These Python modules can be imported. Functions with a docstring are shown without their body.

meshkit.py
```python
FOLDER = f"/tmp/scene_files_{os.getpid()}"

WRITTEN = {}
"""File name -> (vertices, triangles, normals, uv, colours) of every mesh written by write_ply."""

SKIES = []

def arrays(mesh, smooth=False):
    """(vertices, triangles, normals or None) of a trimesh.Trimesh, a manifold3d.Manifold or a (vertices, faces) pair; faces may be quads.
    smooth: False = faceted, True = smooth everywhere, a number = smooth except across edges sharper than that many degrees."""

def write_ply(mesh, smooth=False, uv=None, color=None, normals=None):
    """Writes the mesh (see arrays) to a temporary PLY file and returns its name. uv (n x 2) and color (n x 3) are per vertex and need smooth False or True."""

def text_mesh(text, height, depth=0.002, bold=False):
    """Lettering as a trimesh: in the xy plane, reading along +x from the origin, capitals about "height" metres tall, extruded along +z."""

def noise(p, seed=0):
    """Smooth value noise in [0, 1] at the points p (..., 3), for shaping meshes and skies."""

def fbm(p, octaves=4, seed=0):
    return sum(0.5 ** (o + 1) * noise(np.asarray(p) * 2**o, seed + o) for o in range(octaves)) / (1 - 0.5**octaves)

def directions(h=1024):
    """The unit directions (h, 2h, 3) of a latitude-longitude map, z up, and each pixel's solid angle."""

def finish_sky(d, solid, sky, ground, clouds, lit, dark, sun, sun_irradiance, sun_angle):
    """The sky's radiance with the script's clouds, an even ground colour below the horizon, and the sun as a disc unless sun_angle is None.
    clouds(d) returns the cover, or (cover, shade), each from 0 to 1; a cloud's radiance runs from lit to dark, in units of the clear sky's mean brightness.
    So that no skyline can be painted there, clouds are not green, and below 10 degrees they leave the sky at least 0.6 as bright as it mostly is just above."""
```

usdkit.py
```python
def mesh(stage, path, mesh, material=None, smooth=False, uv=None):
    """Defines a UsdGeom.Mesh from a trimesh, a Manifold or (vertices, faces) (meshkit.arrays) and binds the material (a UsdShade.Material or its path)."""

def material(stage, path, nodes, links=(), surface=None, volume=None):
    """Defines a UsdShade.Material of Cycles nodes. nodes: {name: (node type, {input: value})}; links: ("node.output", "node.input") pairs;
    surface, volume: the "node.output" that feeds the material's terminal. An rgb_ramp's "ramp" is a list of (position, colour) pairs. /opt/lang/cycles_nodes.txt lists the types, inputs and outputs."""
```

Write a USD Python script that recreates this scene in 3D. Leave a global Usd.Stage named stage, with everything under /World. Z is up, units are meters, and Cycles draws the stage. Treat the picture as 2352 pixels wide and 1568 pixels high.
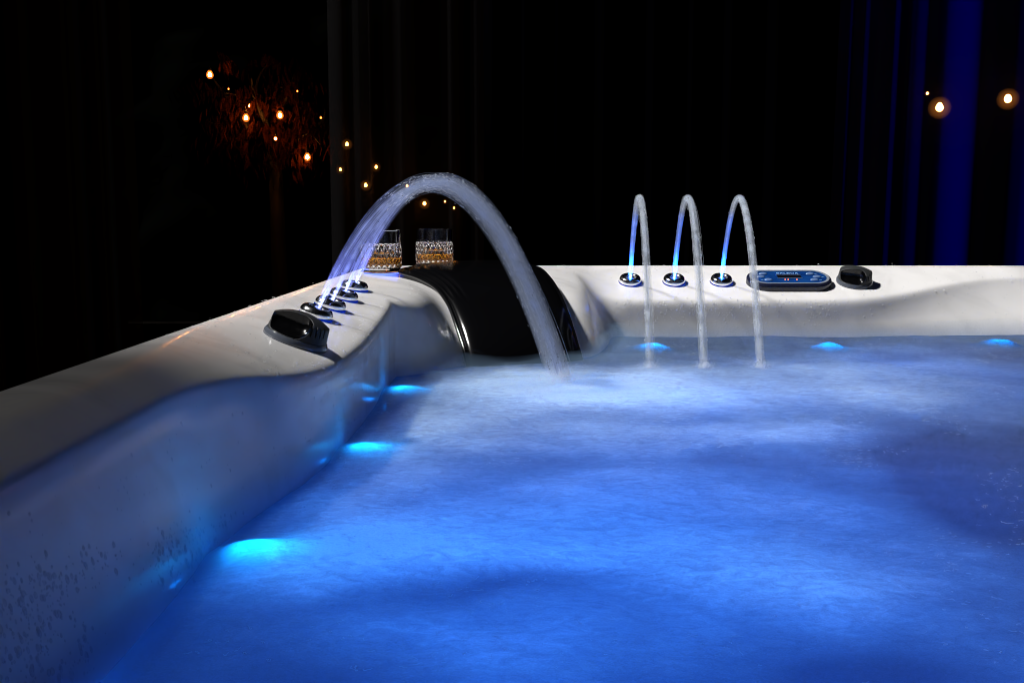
import math, numpy as np, trimesh, manifold3d as m3, usdkit, meshkit
from pxr import Usd, UsdGeom, UsdLux, UsdShade, Gf, Sdf, Vt
from scipy.interpolate import BSpline, PchipInterpolator
from scipy.spatial import cKDTree

rng = np.random.default_rng(7)
stage = Usd.Stage.CreateInMemory()
UsdGeom.SetStageUpAxis(stage, 'Z'); UsdGeom.SetStageMetersPerUnit(stage, 1.0)
W_ = UsdGeom.Xform.Define(stage, '/World')
T = Sdf.ValueTypeNames

# ------------------------------------------------------------------ camera, sky, sun
ZC = 1.016                      # eye height; the tub's rim is 0.116 m lower
WATER_H = 0.2645                # water level below the eye
F_PX = 2420.0 / 2352.0          # focal length in picture widths
PITCH = 6.72
EXPOSURE = 0.52
cam = UsdGeom.Camera.Define(stage, '/World/camera')
cam.CreateHorizontalApertureAttr(36.0); cam.CreateVerticalApertureAttr(36.0 * 682 / 1024)
cam.CreateFocalLengthAttr(36.0 * F_PX); cam.CreateClippingRangeAttr((0.02, 200.0))
cam.CreateExposureAttr(EXPOSURE)
cx = UsdGeom.Xformable(cam); cx.AddTranslateOp().Set((0, 0, ZC)); cx.AddRotateXOp().Set(90.0 - PITCH)

SUN_EL, SUN_AZ = 53.0, 6.0      # from the left, a touch from the front
SUN_I, SKY_S = 1.17, 0.0010
e_, a_ = math.radians(SUN_EL), math.radians(SUN_AZ)
to_sun = np.array([-math.cos(e_) * math.cos(a_), -math.cos(e_) * math.sin(a_), math.sin(e_)])
dome = UsdLux.DomeLight.Define(stage, '/World/sky'); dome.CreateIntensityAttr(1.0)
sky_m = usdkit.material(stage, '/World/Looks/night_sky',
    {'s': ('sky_texture', {'sky_type': 'single_scattering', 'sun_disc': False, 'sun_elevation': e_, 'sun_rotation': math.atan2(to_sun[0], to_sun[1])}),
     'b': ('background_shader', {'strength': SKY_S})}, [('s.color', 'b.color')], surface='b.background')
UsdShade.MaterialBindingAPI.Apply(dome.GetPrim()).Bind(sky_m)
dome.GetPrim().SetCustomDataByKey('kind', 'structure')
sun = UsdLux.DistantLight.Define(stage, '/World/sun')
sun.CreateIntensityAttr(SUN_I); sun.CreateNormalizeAttr(True); sun.CreateAngleAttr(5.0); sun.CreateColorAttr((1.0, 0.975, 0.955))
zv = to_sun; xv = np.cross([0, 0, 1.0], zv); xv /= np.linalg.norm(xv); yv = np.cross(zv, xv)
mtx = Gf.Matrix4d(*[float(q) for q in (*xv, 0, *yv, 0, *zv, 0, 0, 0, 3, 1)])
UsdGeom.Xformable(sun).AddTransformOp().Set(mtx)

# ------------------------------------------------------------------ helpers
used = {}
def numbered(parent, name):
    k = (str(parent), name); n = used.get(k, -1) + 1; used[k] = n
    return f'{parent}/{name}' if n == 0 else f'{parent}/{name}_{n:03d}'

def tag(prim, label=None, cat=None, group=None, kind=None):
    p = prim.GetPrim() if hasattr(prim, 'GetPrim') else prim
    for k, v in (('label', label), ('category', cat), ('group', group), ('kind', kind)):
        if v: p.SetCustomDataByKey(k, v)
    return p

def thing(name, label, cat, group=None, loc=None, parent='/World'):
    x = UsdGeom.Xform.Define(stage, numbered(parent, name))
    if loc is not None: x.AddTranslateOp().Set(tuple(float(q) for q in loc))
    tag(x, label, cat, group)
    return str(x.GetPath())

def obj(name, mesh, mat, parent='/World', smooth=35, label=None, kind=None):
    path = numbered(parent, name)
    m = usdkit.mesh(stage, path, mesh, mat, smooth=smooth)
    if label or kind: tag(m, label, None, None, kind)
    return path

def frame(n, x=(1, 0, 0)):
    n = np.asarray(n, float) / np.linalg.norm(n)
    x = np.asarray(x, float); x = x - n * (x @ n); x /= np.linalg.norm(x)
    R = np.eye(4); R[:3, 0], R[:3, 1], R[:3, 2] = x, np.cross(n, x), n
    return R

def place(mesh, M):
    m = mesh if isinstance(mesh, trimesh.Trimesh) else tm(mesh)
    m = m.copy(); m.apply_transform(M); return m

def tm(man):
    q = man.to_mesh(); return trimesh.Trimesh(q.vert_properties[:, :3], q.tri_verts, process=False)

def lathe(profile, n=64):
    return trimesh.creation.revolve(np.asarray(profile, float), sections=n)

def grid_mesh(P):
    a, b = P.shape[:2]
    i, j = np.meshgrid(np.arange(a - 1), np.arange(b - 1), indexing='ij')
    k = i * b + j
    q = np.stack([k, k + b, k + b + 1, k + 1], -1).reshape(-1, 4)
    return trimesh.Trimesh(P.reshape(-1, 3), np.vstack([q[:, [0, 1, 2]], q[:, [0, 2, 3]]]), process=False)

def tube(pts, r, sides=10, cap=True):
    p = np.asarray(pts, float); n = len(p); r = np.broadcast_to(r, (n,))
    t = np.gradient(p, axis=0); t /= np.linalg.norm(t, axis=1, keepdims=True)
    up = np.array([0, 0, 1.0]) if abs(t[0, 2]) < 0.9 else np.array([0, 1.0, 0])
    v = []
    for k in range(n):
        a = np.cross(t[k], up); a /= np.linalg.norm(a); b = np.cross(t[k], a); up = -np.cross(t[k], a) if False else up
        an = np.arange(sides) * 2 * np.pi / sides
        v.append(p[k] + r[k] * (np.cos(an)[:, None] * a + np.sin(an)[:, None] * b))
    v = np.vstack(v); f = []
    for k in range(n - 1):
        for s in range(sides):
            s2 = (s + 1) % sides
            f += [[k * sides + s, k * sides + s2, (k + 1) * sides + s2], [k * sides + s, (k + 1) * sides + s2, (k + 1) * sides + s]]
    if cap:
        for base, flip in ((0, True), ((n - 1) * sides, False)):
            c = len(v); v = np.vstack([v, p[0 if flip else -1]])
            for s in range(sides):
                g = [base + s, base + (s + 1) % sides, c]
                f.append(g[::-1] if not flip else g)
    m = trimesh.Trimesh(v, np.array(f), process=False); m.fix_normals(); return m

def px(x, y, h=None, Y=None):
    """The point of the place behind a pixel of a 2352 px wide view, h below the eye or at depth Y."""
    th = math.radians(PITCH)
    d = np.array([(x - 1176) / 2420, math.cos(th) - (y - 784) / 2420 * math.sin(th), -math.sin(th) - (y - 784) / 2420 * math.cos(th)])
    s = (-h / d[2]) if Y is None else Y / d[1]
    return np.array([0, 0, ZC]) + s * d

# ------------------------------------------------------------------ materials
def mat(name, nodes, links, surface='p.BSDF', volume=None):
    return usdkit.material(stage, '/World/Looks/' + name, nodes, links, surface=surface, volume=volume)
def plain(name, color, rough=0.4, **k):
    return mat(name, {'p': ('principled_bsdf', {'base_color': color, 'roughness': rough, **k}),
                      'g': ('geometry', {}), 'n': ('noise_texture', {'scale': 120.0, 'detail': 4.0}),
                      'r': ('map_range', {'from_min': 0.3, 'from_max': 0.7, 'to_min': max(rough - 0.06, 0.01), 'to_max': rough + 0.06})},
               [('g.position', 'n.vector'), ('n.fac', 'r.value'), ('r.result', 'p.roughness')])
def emit(name, color, strength):
    return mat(name, {'e': ('emission', {'color': color, 'strength': strength})}, [], surface='e.emission')

M = {}
M['acrylic'] = mat('acrylic_shell', {
    'g': ('geometry', {}), 'mp': ('mapping', {'scale': (1, 0.25, 1)}),
    'n': ('noise_texture', {'scale': 420.0, 'detail': 3.0}), 'n2': ('noise_texture', {'scale': 9.0, 'detail': 5.0, 'distortion': 1.2}),
    'c': ('rgb_ramp', {'ramp': [(0.3, (0.585, 0.58, 0.575)), (0.55, (0.63, 0.625, 0.62)), (0.75, (0.655, 0.65, 0.645))]}),
    'r': ('map_range', {'from_min': 0.35, 'from_max': 0.65, 'to_min': 0.30, 'to_max': 0.42}),
    'b': ('bump', {'strength': 0.12, 'distance': 0.0006}),
    'p': ('principled_bsdf', {'coat_weight': 0.35, 'coat_roughness': 0.10})},
    [('g.position', 'mp.vector'), ('mp.vector', 'n.vector'), ('g.position', 'n2.vector'), ('n2.fac', 'c.fac'), ('c.color', 'p.base_color'), ('n2.fac', 'r.value'), ('r.result', 'p.roughness'), ('n.fac', 'b.height'), ('b.normal', 'p.normal')])
M['chrome'] = plain('chrome', (0.82, 0.83, 0.85), 0.15, metallic=1.0)
M['black_plastic'] = mat('black_plastic', {'g': ('geometry', {}), 'n': ('noise_texture', {'scale': 900.0, 'detail': 2.0}),
    'b': ('bump', {'strength': 0.5, 'distance': 0.0005}), 'p': ('principled_bsdf', {'base_color': (0.020, 0.022, 0.023), 'roughness': 0.5, 'specular_ior_level': 0.3})},
    [('g.position', 'n.vector'), ('n.fac', 'b.height'), ('b.normal', 'p.normal')])
M['gloss_black'] = plain('gloss_black_plastic', (0.0015, 0.0015, 0.0018), 0.16, specular_ior_level=0.4)
M['clear_plastic'] = plain('smoky_clear_plastic', (0.07, 0.08, 0.10), 0.12)
M['pillow'] = mat('black_headrest', {'g': ('geometry', {}), 'n': ('noise_texture', {'scale': 260.0, 'detail': 3.0}),
    'b': ('bump', {'strength': 0.05, 'distance': 0.0002}), 'p': ('principled_bsdf', {'base_color': (0.0016, 0.0016, 0.002), 'roughness': 0.13, 'specular_ior_level': 0.3})},
    [('g.position', 'n.vector'), ('n.fac', 'b.height'), ('b.normal', 'p.normal')])
M['cabinet'] = plain('cabinet_panel', (0.05, 0.045, 0.04), 0.6)
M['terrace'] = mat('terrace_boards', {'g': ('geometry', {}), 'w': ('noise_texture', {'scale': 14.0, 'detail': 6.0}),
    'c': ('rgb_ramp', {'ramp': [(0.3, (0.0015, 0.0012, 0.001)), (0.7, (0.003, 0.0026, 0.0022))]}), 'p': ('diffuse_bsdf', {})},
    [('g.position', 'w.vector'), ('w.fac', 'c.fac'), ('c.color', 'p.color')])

BLUE = (0.0, 0.16, 1.0)
M['pool_lamp'] = emit('blue_pool_lamp', (0.0, 0.35, 1.0), 75.0)
M['fill_lamp'] = emit('blue_fill_lamp', (0.022, 0.205, 1.0), 66)
M['nozzle_lamp'] = emit('blue_nozzle_lamp', (0.004, 0.14, 1.0), 2.15)

# ------------------------------------------------------------------ the tub's shell
OX, OY = -0.353, 2.57           # outer left and back edges
RX, NY = 1.95, 0.03             # outer right and near edges
RIM = 0.116
SL = math.tan(math.radians(21))
def side_station(o, n, uF, uL, hL, uW, s_outer=0.0):
    o, n = np.array(o, float), np.array(n, float)
    q = lambda u, h: np.array([*(o + n * u), ZC - h])
    hF = RIM + 0.001
    mid = lambda t: (uF + (uL - uF) * t, hF + (hL - hF) * t)
    return [q(0, RIM + .10), q(0, RIM + .012), q(.002, RIM + .0005), q(.014, RIM), q(uF * .6, RIM), q(uF, hF), q(*mid(.45)), q(*mid(.88)), q(uL, hL + .002),
            q(uL + (uW - uL) * .1 + .002, hL + .022), q(uL + (uW - uL) * .5, (hL + WATER_H) / 2 + .01), q(uW, WATER_H), q(uW + .015, .45), q(uW + .10, .60), q(uW + .25, .62)]
def left(Y, uF, uL, hL, uW): return side_station((OX, Y), (1, 0), uF, uL, hL, uW)
def back(X, uF, uL, hL, uW): return side_station((X, OY), (0, -1), uF, uL, hL, uW)
def bulge(O, inn, F, Mi, La, L, Lb, Wp):
    """A section of the seat back in the corner: rolls over from the deck to the water."""
    O = np.array(O, float); inn = np.array(inn, float); inn /= np.linalg.norm(inn)
    q = lambda p: np.array([p[0], p[1], ZC - p[2]])
    o = lambda u, h: np.array([*(O + inn * u), ZC - h])
    F, Wp = np.array(F), np.array(Wp)
    d = np.array([Wp[0] - L[0], Wp[1] - L[1]]); 
    mid = np.array([*((O + inn * .014) * .5 + F[:2] * .5), RIM])
    return [o(0, RIM + .10), o(0, RIM + .012), o(.002, RIM + .0005), o(.014, RIM), q(mid), q(F), q(Mi), q(La), q(L), q(Lb), q((np.array(Lb) + Wp) / 2), q(Wp),
            q((Wp[0] + .008, Wp[1] - .012, .45)), q((Wp[0] + .06, Wp[1] - .08, .60)), q((Wp[0] + .16, Wp[1] - .2, .62))]

narrow = dict(uF=.046, uL=.083, hL=.141, uW=.118)
S = []
S += [left(NY + .10, **narrow), left(.30, **narrow), left(.50, **narrow), left(.70, **narrow), left(.83, .046, .084, .1405, .118), left(.90, .043, .092, .1415, .122), left(.96, .038, .106, .145, .132), left(1.02, .033, .128, .152, .142),
      left(1.10, .030, .147, .159, .15), left(1.20, .030, .156, .163, .155), left(1.35, .030, .158, .163, .156), left(1.50, .030, .157, .158, .156), left(1.64, .032, .155, .150, .156), left(1.73, .036, .154, .143, .156)]
S += [bulge((OX, 1.83), (1, 0), (-.312, 1.82, .117), (-.262, 1.805, .123), (-.219, 1.775, .133), (-.200, 1.765, .141), (-.1975, 1.762, .165), (-.197, 1.76, WATER_H)),
      bulge((OX, 1.93), (1, 0), (-.305, 1.91, .117), (-.252, 1.86, .122), (-.213, 1.805, .132), (-.190, 1.782, .142), (-.184, 1.774, .168), (-.180, 1.766, WATER_H)),
      bulge((OX, 2.08), (1, 0), (-.28, 2.02, .117), (-.22, 1.96, .122), (-.178, 1.895, .133), (-.156, 1.856, .148), (-.142, 1.832, .19), (-.133, 1.823, WATER_H)),
      bulge((OX, 2.26), (1, 0), (-.258, 2.15, .118), (-.185, 2.08, .128), (-.145, 2.02, .148), (-.126, 1.975, .172), (-.100, 1.925, .225), (-.085, 1.882, WATER_H)),
      bulge((OX, 2.43), (1, -.1), (-.215, 2.24, .118), (-.130, 2.12, .131), (-.09, 2.03, .160), (-.066, 1.98, .190), (-.045, 1.93, .235), (-.030, 1.905, WATER_H)),
      bulge((OX + .028, 2.53), (.6, -.6), (-.16, 2.32, .118), (-.08, 2.17, .131), (-.038, 2.06, .162), (-.012, 2.0, .195), (.008, 1.955, .238), (.020, 1.93, WATER_H)),
      bulge((-.255, OY), (.1, -1), (-.07, 2.37, .118), (-.01, 2.22, .132), (.028, 2.10, .162), (.048, 2.03, .196), (.060, 1.975, .24), (.070, 1.952, WATER_H)),
      bulge((-.10, OY), (0, -1), (.02, 2.40, .118), (.055, 2.26, .131), (.082, 2.15, .160), (.100, 2.06, .196), (.114, 1.995, .24), (.124, 1.975, WATER_H)),
      bulge((.02, OY), (0, -1), (.075, 2.44, .118), (.105, 2.33, .130), (.130, 2.21, .155), (.146, 2.13, .192), (.158, 2.06, .235), (.168, 2.04, WATER_H)),
      bulge((.09, OY), (0, -1), (.118, 2.48, .118), (.142, 2.40, .129), (.158, 2.31, .148), (.174, 2.26, .182), (.190, 2.21, .225), (.203, 2.19, WATER_H)),
      bulge((.14, OY), (0, -1), (.147, 2.505, .118), (.160, 2.44, .130), (.168, 2.39, .146), (.188, 2.358, .178), (.207, 2.345, .222), (.227, 2.335, WATER_H)),
      bulge((.175, OY), (0, -1), (.177, 2.525, .118), (.187, 2.45, .142), (.196, 2.39, .165), (.206, 2.372, .181), (.220, 2.362, .222), (.238, 2.355, WATER_H))]
plat = dict(uF=.030, uL=.203, hL=.183, uW=.212)
S += [back(.26, **plat), back(.40, **plat), back(.55, **plat), back(.68, **plat), back(.78, .030, .198, .181, .212), back(.88, .031, .175, .173, .21), back(.97, .034, .142, .161, .205), back(1.05, .038, .115, .150, .20), back(1.13, .043, .095, .144, .195),
      back(1.22, .046, .086, .1415, .19), back(1.40, .046, .083, .141, .185), back(1.65, **narrow), back(1.80, **narrow)]
def right(Y): return side_station((RX, Y), (-1, 0), **narrow)
def near(X): return side_station((X, NY), (0, 1), **narrow)
cor = lambda x, y, nx, ny: side_station((x, y), (nx, ny), .06, .10, .141, .14)
S += [cor(RX - .02, OY - .02, -.7, -.7), right(2.42), right(1.8), right(1.0), right(.2), cor(RX - .02, NY + .02, -.7, .7), near(1.8), near(1.0), near(.2), near(-.2), cor(OX + .02, NY + .02, .7, .7), left(NY + .10, **narrow)]
S = np.array(S)                                                   # stations x profile x 3
w = np.r_[0, np.cumsum(np.linalg.norm(np.diff(S[:, [2, 8, 11]].mean(1), axis=0), axis=1) + .012)]
fine = []
for k in range(len(w) - 1):
    seg = np.linalg.norm(S[k + 1, 8] - S[k, 8])
    visible = k < 40
    n = max(4, int(seg / (.005 if visible else .05)))
    fine += list(np.linspace(w[k], w[k + 1], n, endpoint=False))
fine = np.array(fine + [w[-1]])
Sf = PchipInterpolator(w, S, axis=0)(fine)
from scipy.ndimage import gaussian_filter1d
step_ = np.linalg.norm(np.diff(Sf[:, 8], axis=0), axis=1); arc_ = np.r_[0, np.cumsum(step_)]
uni = np.linspace(0, arc_[-1], 2600)
Su = np.stack([[np.interp(uni, arc_, Sf[:, i, j]) for j in range(3)] for i in range(Sf.shape[1])], 1).transpose(2, 1, 0) if False else np.array([[np.interp(uni, arc_, Sf[:, i, j]) for j in range(3)] for i in range(Sf.shape[1])]).transpose(2, 0, 1)
ds_ = uni[1]
soft_ = gaussian_filter1d(Su, .020 / ds_, axis=0, mode='nearest'); crisp_ = gaussian_filter1d(Su, .008 / ds_, axis=0, mode='nearest')
e_mid = arc_[np.argmin(np.linalg.norm(Sf[:, 8, :2] - [-.199, 1.77], axis=1))]
keep_ = np.exp(-((uni - e_mid) / .05) ** 2)[:, None, None]
Sm = crisp_ * keep_ + soft_ * (1 - keep_)
far_ = (uni > arc_[np.argmin(np.linalg.norm(Sf[:, 8, :2] - [1.7, 2.48], axis=1))])
sel_ = np.r_[np.nonzero(~far_)[0][::2], np.nonzero(far_)[0][::12], [len(uni) - 1]]
Sf = Sm[sel_]
kk = 3; nP = S.shape[1]
def profile_points(nu):
    t = np.r_[[0] * kk, np.linspace(0, 1, nP - kk + 1), [1] * kk]
    return BSpline.design_matrix(np.clip(nu, 0, 1 - 1e-9), t, kk).toarray()
B = profile_points(np.linspace(0, 1, 150))
SH = np.einsum('uk,skd->sud', B, Sf)
sv, sf_, sn = meshkit.arrays(grid_mesh(SH), True)
shell_mesh = trimesh.Trimesh(sv, sf_, process=False)
cam_side = (sn @ [0, 0, 1.0])
if cam_side[np.abs(sv[:, 2] - (ZC - RIM)) < .002].mean() < 0:
    shell_mesh.invert(); sn = -sn
tree2 = cKDTree(sv[:, :2][sv[:, 2] > ZC - WATER_H]); _idx = np.nonzero(sv[:, 2] > ZC - WATER_H)[0]
def on_shell(x, y):
    d, i = tree2.query([x, y], k=4); i = _idx[i]; wt = 1 / (d + 1e-4); wt /= wt.sum()
    n = (sn[i] * wt[:, None]).sum(0); n /= np.linalg.norm(n)
    p = sv[i[0]]
    z = p[2] - ((x - p[0]) * n[0] + (y - p[1]) * n[1]) / max(n[2], .3)
    return np.array([x, y, z]), n

tub = thing('hot_tub', 'white acrylic hot tub filled with glowing blue bubbling water', 'hot tub')
obj('shell', shell_mesh, M['acrylic'], tub, smooth=True)
cab = trimesh.util.concatenate([trimesh.creation.box(bounds=b) for b in (
    [[OX + .004, NY + .02, .02], [OX + .03, OY - .02, .815]], [[RX - .03, NY + .02, .02], [RX - .004, OY - .02, .815]],
    [[OX + .03, OY - .03, .02], [RX - .03, OY - .004, .815]], [[OX + .03, NY + .004, .02], [RX - .03, NY + .03, .815]])])
obj('cabinet', cab, M['cabinet'], tub, smooth=False)
fl = trimesh.creation.box(bounds=[[OX + .2, NY + .2, .37], [RX - .2, OY - .2, .385]])
obj('floor', fl, M['acrylic'], tub, smooth=False)

# ------------------------------------------------------------------ headrest in the corner
def pillow():
    # rows from back to water; each row left, centre, right
    rows = [((-.200, 2.262, .112), (-.076, 2.418, .111), (.018, 2.392, .112)),
            ((-.222, 2.200, .112), (-.090, 2.33, .110), (.040, 2.345, .112)),
            ((-.228, 2.150, .114), (-.075, 2.22, .114), (.060, 2.285, .116)),
            ((-.190, 2.098, .122), (-.052, 2.13, .124), (.078, 2.205, .132)),
            ((-.150, 2.050, .138), (-.030, 2.055, .146), (.093, 2.12, .156)),
            ((-.122, 2.000, .165), (-.008, 1.99, .180), (.106, 2.04, .190)),
            ((-.098, 1.938, .212), (.012, 1.935, .222), (.118, 1.985, .232)),
            ((-.080, 1.890, .262), (.024, 1.905, .268), (.127, 1.955, .272)),
            ((-.070, 1.866, .320), (.030, 1.89, .322), (.132, 1.945, .325))]
    R = np.array(rows); R[..., 2] = ZC - R[..., 2]
    nb, na = 110, 90
    t = np.linspace(0, 1, len(R)); tt = np.linspace(0, 1, nb)
    C = PchipInterpolator(t, R, axis=0)(tt)
    a = np.linspace(0, 1, na)
    la, lb, lc = 2 * (a - .5) * (a - 1), 4 * a * (1 - a), 2 * a * (a - .5)
    P = C[:, 0][:, None] * la[None, :, None] + C[:, 1][:, None] * lb[None, :, None] + C[:, 2][:, None] * lc[None, :, None]
    n = np.cross(np.gradient(P, axis=1), np.gradient(P, axis=0)); n /= np.linalg.norm(n, axis=2, keepdims=True) + 1e-12
    if n[20, 45, 2] < 0: n = -n
    A = np.abs(2 * a - 1)
    th = .013 * (1 - A ** 10) ** .5
    tb = np.clip(tt / .06, 0, 1); tb = np.sqrt(1 - (1 - tb) ** 2)
    thick = th[None] * tb[:, None]
    # two moulded grooves beside the left edge
    for g in (.055, .11, .165):
        thick = thick - .0055 * np.exp(-((a - g) / .013) ** 2)[None] * np.clip((tt - .05) * 8, 0, 1)[:, None] * np.clip((.62 - tt) * 6, 0, 1)[:, None]
    top = P + n * (thick[..., None] + .001)
    low = P - n * .012
    ring = np.concatenate([low[:, :1], top, low[:, -1:]], 1)
    first = low[:1, :]; 
    m = grid_mesh(ring)
    bk = grid_mesh(np.stack([low[0], top[0]], 0))
    m = trimesh.util.concatenate([m, bk]); m.merge_vertices(); m.fix_normals()
    return m, P, n
pm, PP, PN = pillow()
pil = obj('headrest', pm, M['pillow'], tub, smooth=40, label='glossy black headrest cushion curving over the tub corner')
bead = PP[6:100, 0] + PN[6:100, 0] * .004
obj('piping', tube(bead, .0045, 10), M['pillow'], pil, smooth=True)
bead = PP[6:100, -1] + PN[6:100, -1] * .004
obj('piping', tube(bead, .0045, 10), M['pillow'], pil, smooth=True)

# ------------------------------------------------------------------ fountain nozzles
def nozzle(x, y, r, label, jetdir):
    p, n = on_shell(x, y)
    Fm = frame(n, (1, 0, 0)); Fm[:3, 3] = p
    k = r / .026
    prof = [(.0092, .002), (.0095, .0070), (.0112, .0115), (.0140, .0148), (.0175, .0160), (.0212, .0148), (.0242, .0115), (.0258, .0070), (.0256, .0030), (.0240, .0008), (.0225, .0004)]
    prof = np.array(prof) * k
    t = np.linspace(0, 1, len(prof)); pr = PchipInterpolator(t, prof)(np.linspace(0, 1, 40))
    ring = lathe(pr, 56)
    nz = obj('fountain_nozzle', place(ring, Fm), M['chrome'], tub, smooth=60, label=label)
    inner = lathe(np.array([(.0005, .0030), (.0045, .0030), (.0095, .0042)]) * k, 40)
    obj('lamp_lens', place(inner, Fm), M['nozzle_lamp'], nz, smooth=True)
    gl = lathe(np.array([(.0200, .0003), (.0262, .0003), (.0266, .0012), (.0262, .0020), (.0245, .0022)]) * k, 48)
    obj('glow_ring', place(gl, Fm), M['nozzle_glow'], nz, smooth=True)
    return p, n
M['nozzle_glow'] = emit('blue_glow_ring', (0.004, 0.05, 1.0), 0.269)  # LED glow on the gasket put in as emission
LEFT_N = [(-.270, 1.44), (-.270, 1.555), (-.270, 1.68), (-.270, 1.80)]
BACK_N = [(.2746, 2.452), (.3769, 2.452), (.4869, 2.452)]
left_labels = ['chrome fountain nozzle right beside the left knob', 'chrome fountain nozzle second from the left knob', 'chrome fountain nozzle third from the left knob', 'chrome fountain nozzle farthest from the left knob, nearest the glasses']
back_labels = ['chrome fountain nozzle on the back rim nearest the headrest', 'middle chrome fountain nozzle on the back rim', 'chrome fountain nozzle on the back rim next to the control panel']
LP = [nozzle(x, y, .0235, l, None) for (x, y), l in zip(LEFT_N, left_labels)]
BP = [nozzle(x, y, .026, l, None) for (x, y), l in zip(BACK_N, back_labels)]

# ------------------------------------------------------------------ diverter knobs
def knob(x, y, spin, label, k=1.0):
    p, n = on_shell(x, y)
    Fm = frame(n, (math.cos(spin), math.sin(spin), 0)); Fm[:3, 3] = p
    Sx = np.eye(4); Sx[:3, :3] *= k; Fm = Fm @ Sx
    base = lathe([(.001, -.004), (.0405, -.004), (.0415, .001), (.0415, .005), (.0395, .0085), (.036, .0095), (.001, .0095)], 72)
    C = m3.Manifold
    cap = C.cylinder(.030, .0385, .0350, 96).translate([0, 0, .0080])
    top = C.sphere(.070, 96).translate([0, 0, -.0315])
    cap = cap ^ top
    cap0, liners = cap.scale([.985, .985, .985]), []
    for s in (-1, 1):                                              # finger scoops leave a grip bar along x
        q = [(-.024, .0265, .0265, .0145), (.007, .0265, .0265, .0145), (-.024, .060, .024, .0145), (.007, .060, .024, .0145), (-.020, .030, .050, .016), (.004, .030, .050, .016), (-.020, .060, .050, .016), (.004, .060, .050, .016)]
        sc, sb = C(), C()
        for x_k, y_k, z_k, r_k in q:
            sc = sc + C.sphere(r_k, 40).translate([-s * x_k, s * y_k, z_k]); sb = sb + C.sphere(r_k + .0016, 40).translate([-s * x_k, s * y_k, z_k])
        sc, sb = sc.hull(), sb.hull()
        liners.append((sb - sc) ^ cap0)
        cap = cap - sb
    for s in (-1, 1):
        for j in range(4):                                         # grip slots at each end of the bar
            ang = math.radians(-48 + 11 * j) if s > 0 else math.radians(132 + 11 * j)
            slot = C.cube([.010, .0018, .017], True).rotate([0, 0, math.degrees(ang)]).translate([.0385 * math.cos(ang), .0385 * math.sin(ang), .026])
            cap = cap - slot
    cm = tm(cap.refine_to_length(.0022)); 
    cm.merge_vertices(); trimesh.smoothing.filter_taubin(cm, iterations=4)
    kb = obj('diverter_knob', place(cm, Fm), M['black_plastic'], tub, smooth=35, label=label)
    obj('base_ring', place(base, Fm), M['clear_plastic'], kb, smooth=40)
    for ln in liners: obj('finger_scoop', place(tm(ln.refine_to_length(.004)), Fm), M['gloss_black'], kb, smooth=35)
    return kb
knob(-.252, 1.215, math.radians(-8), 'large black diverter knob at the end of the left row of nozzles', .92)
knob(.797, 2.453, math.radians(-20), 'black diverter knob on the back rim right of the control panel', 1.0)

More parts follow.
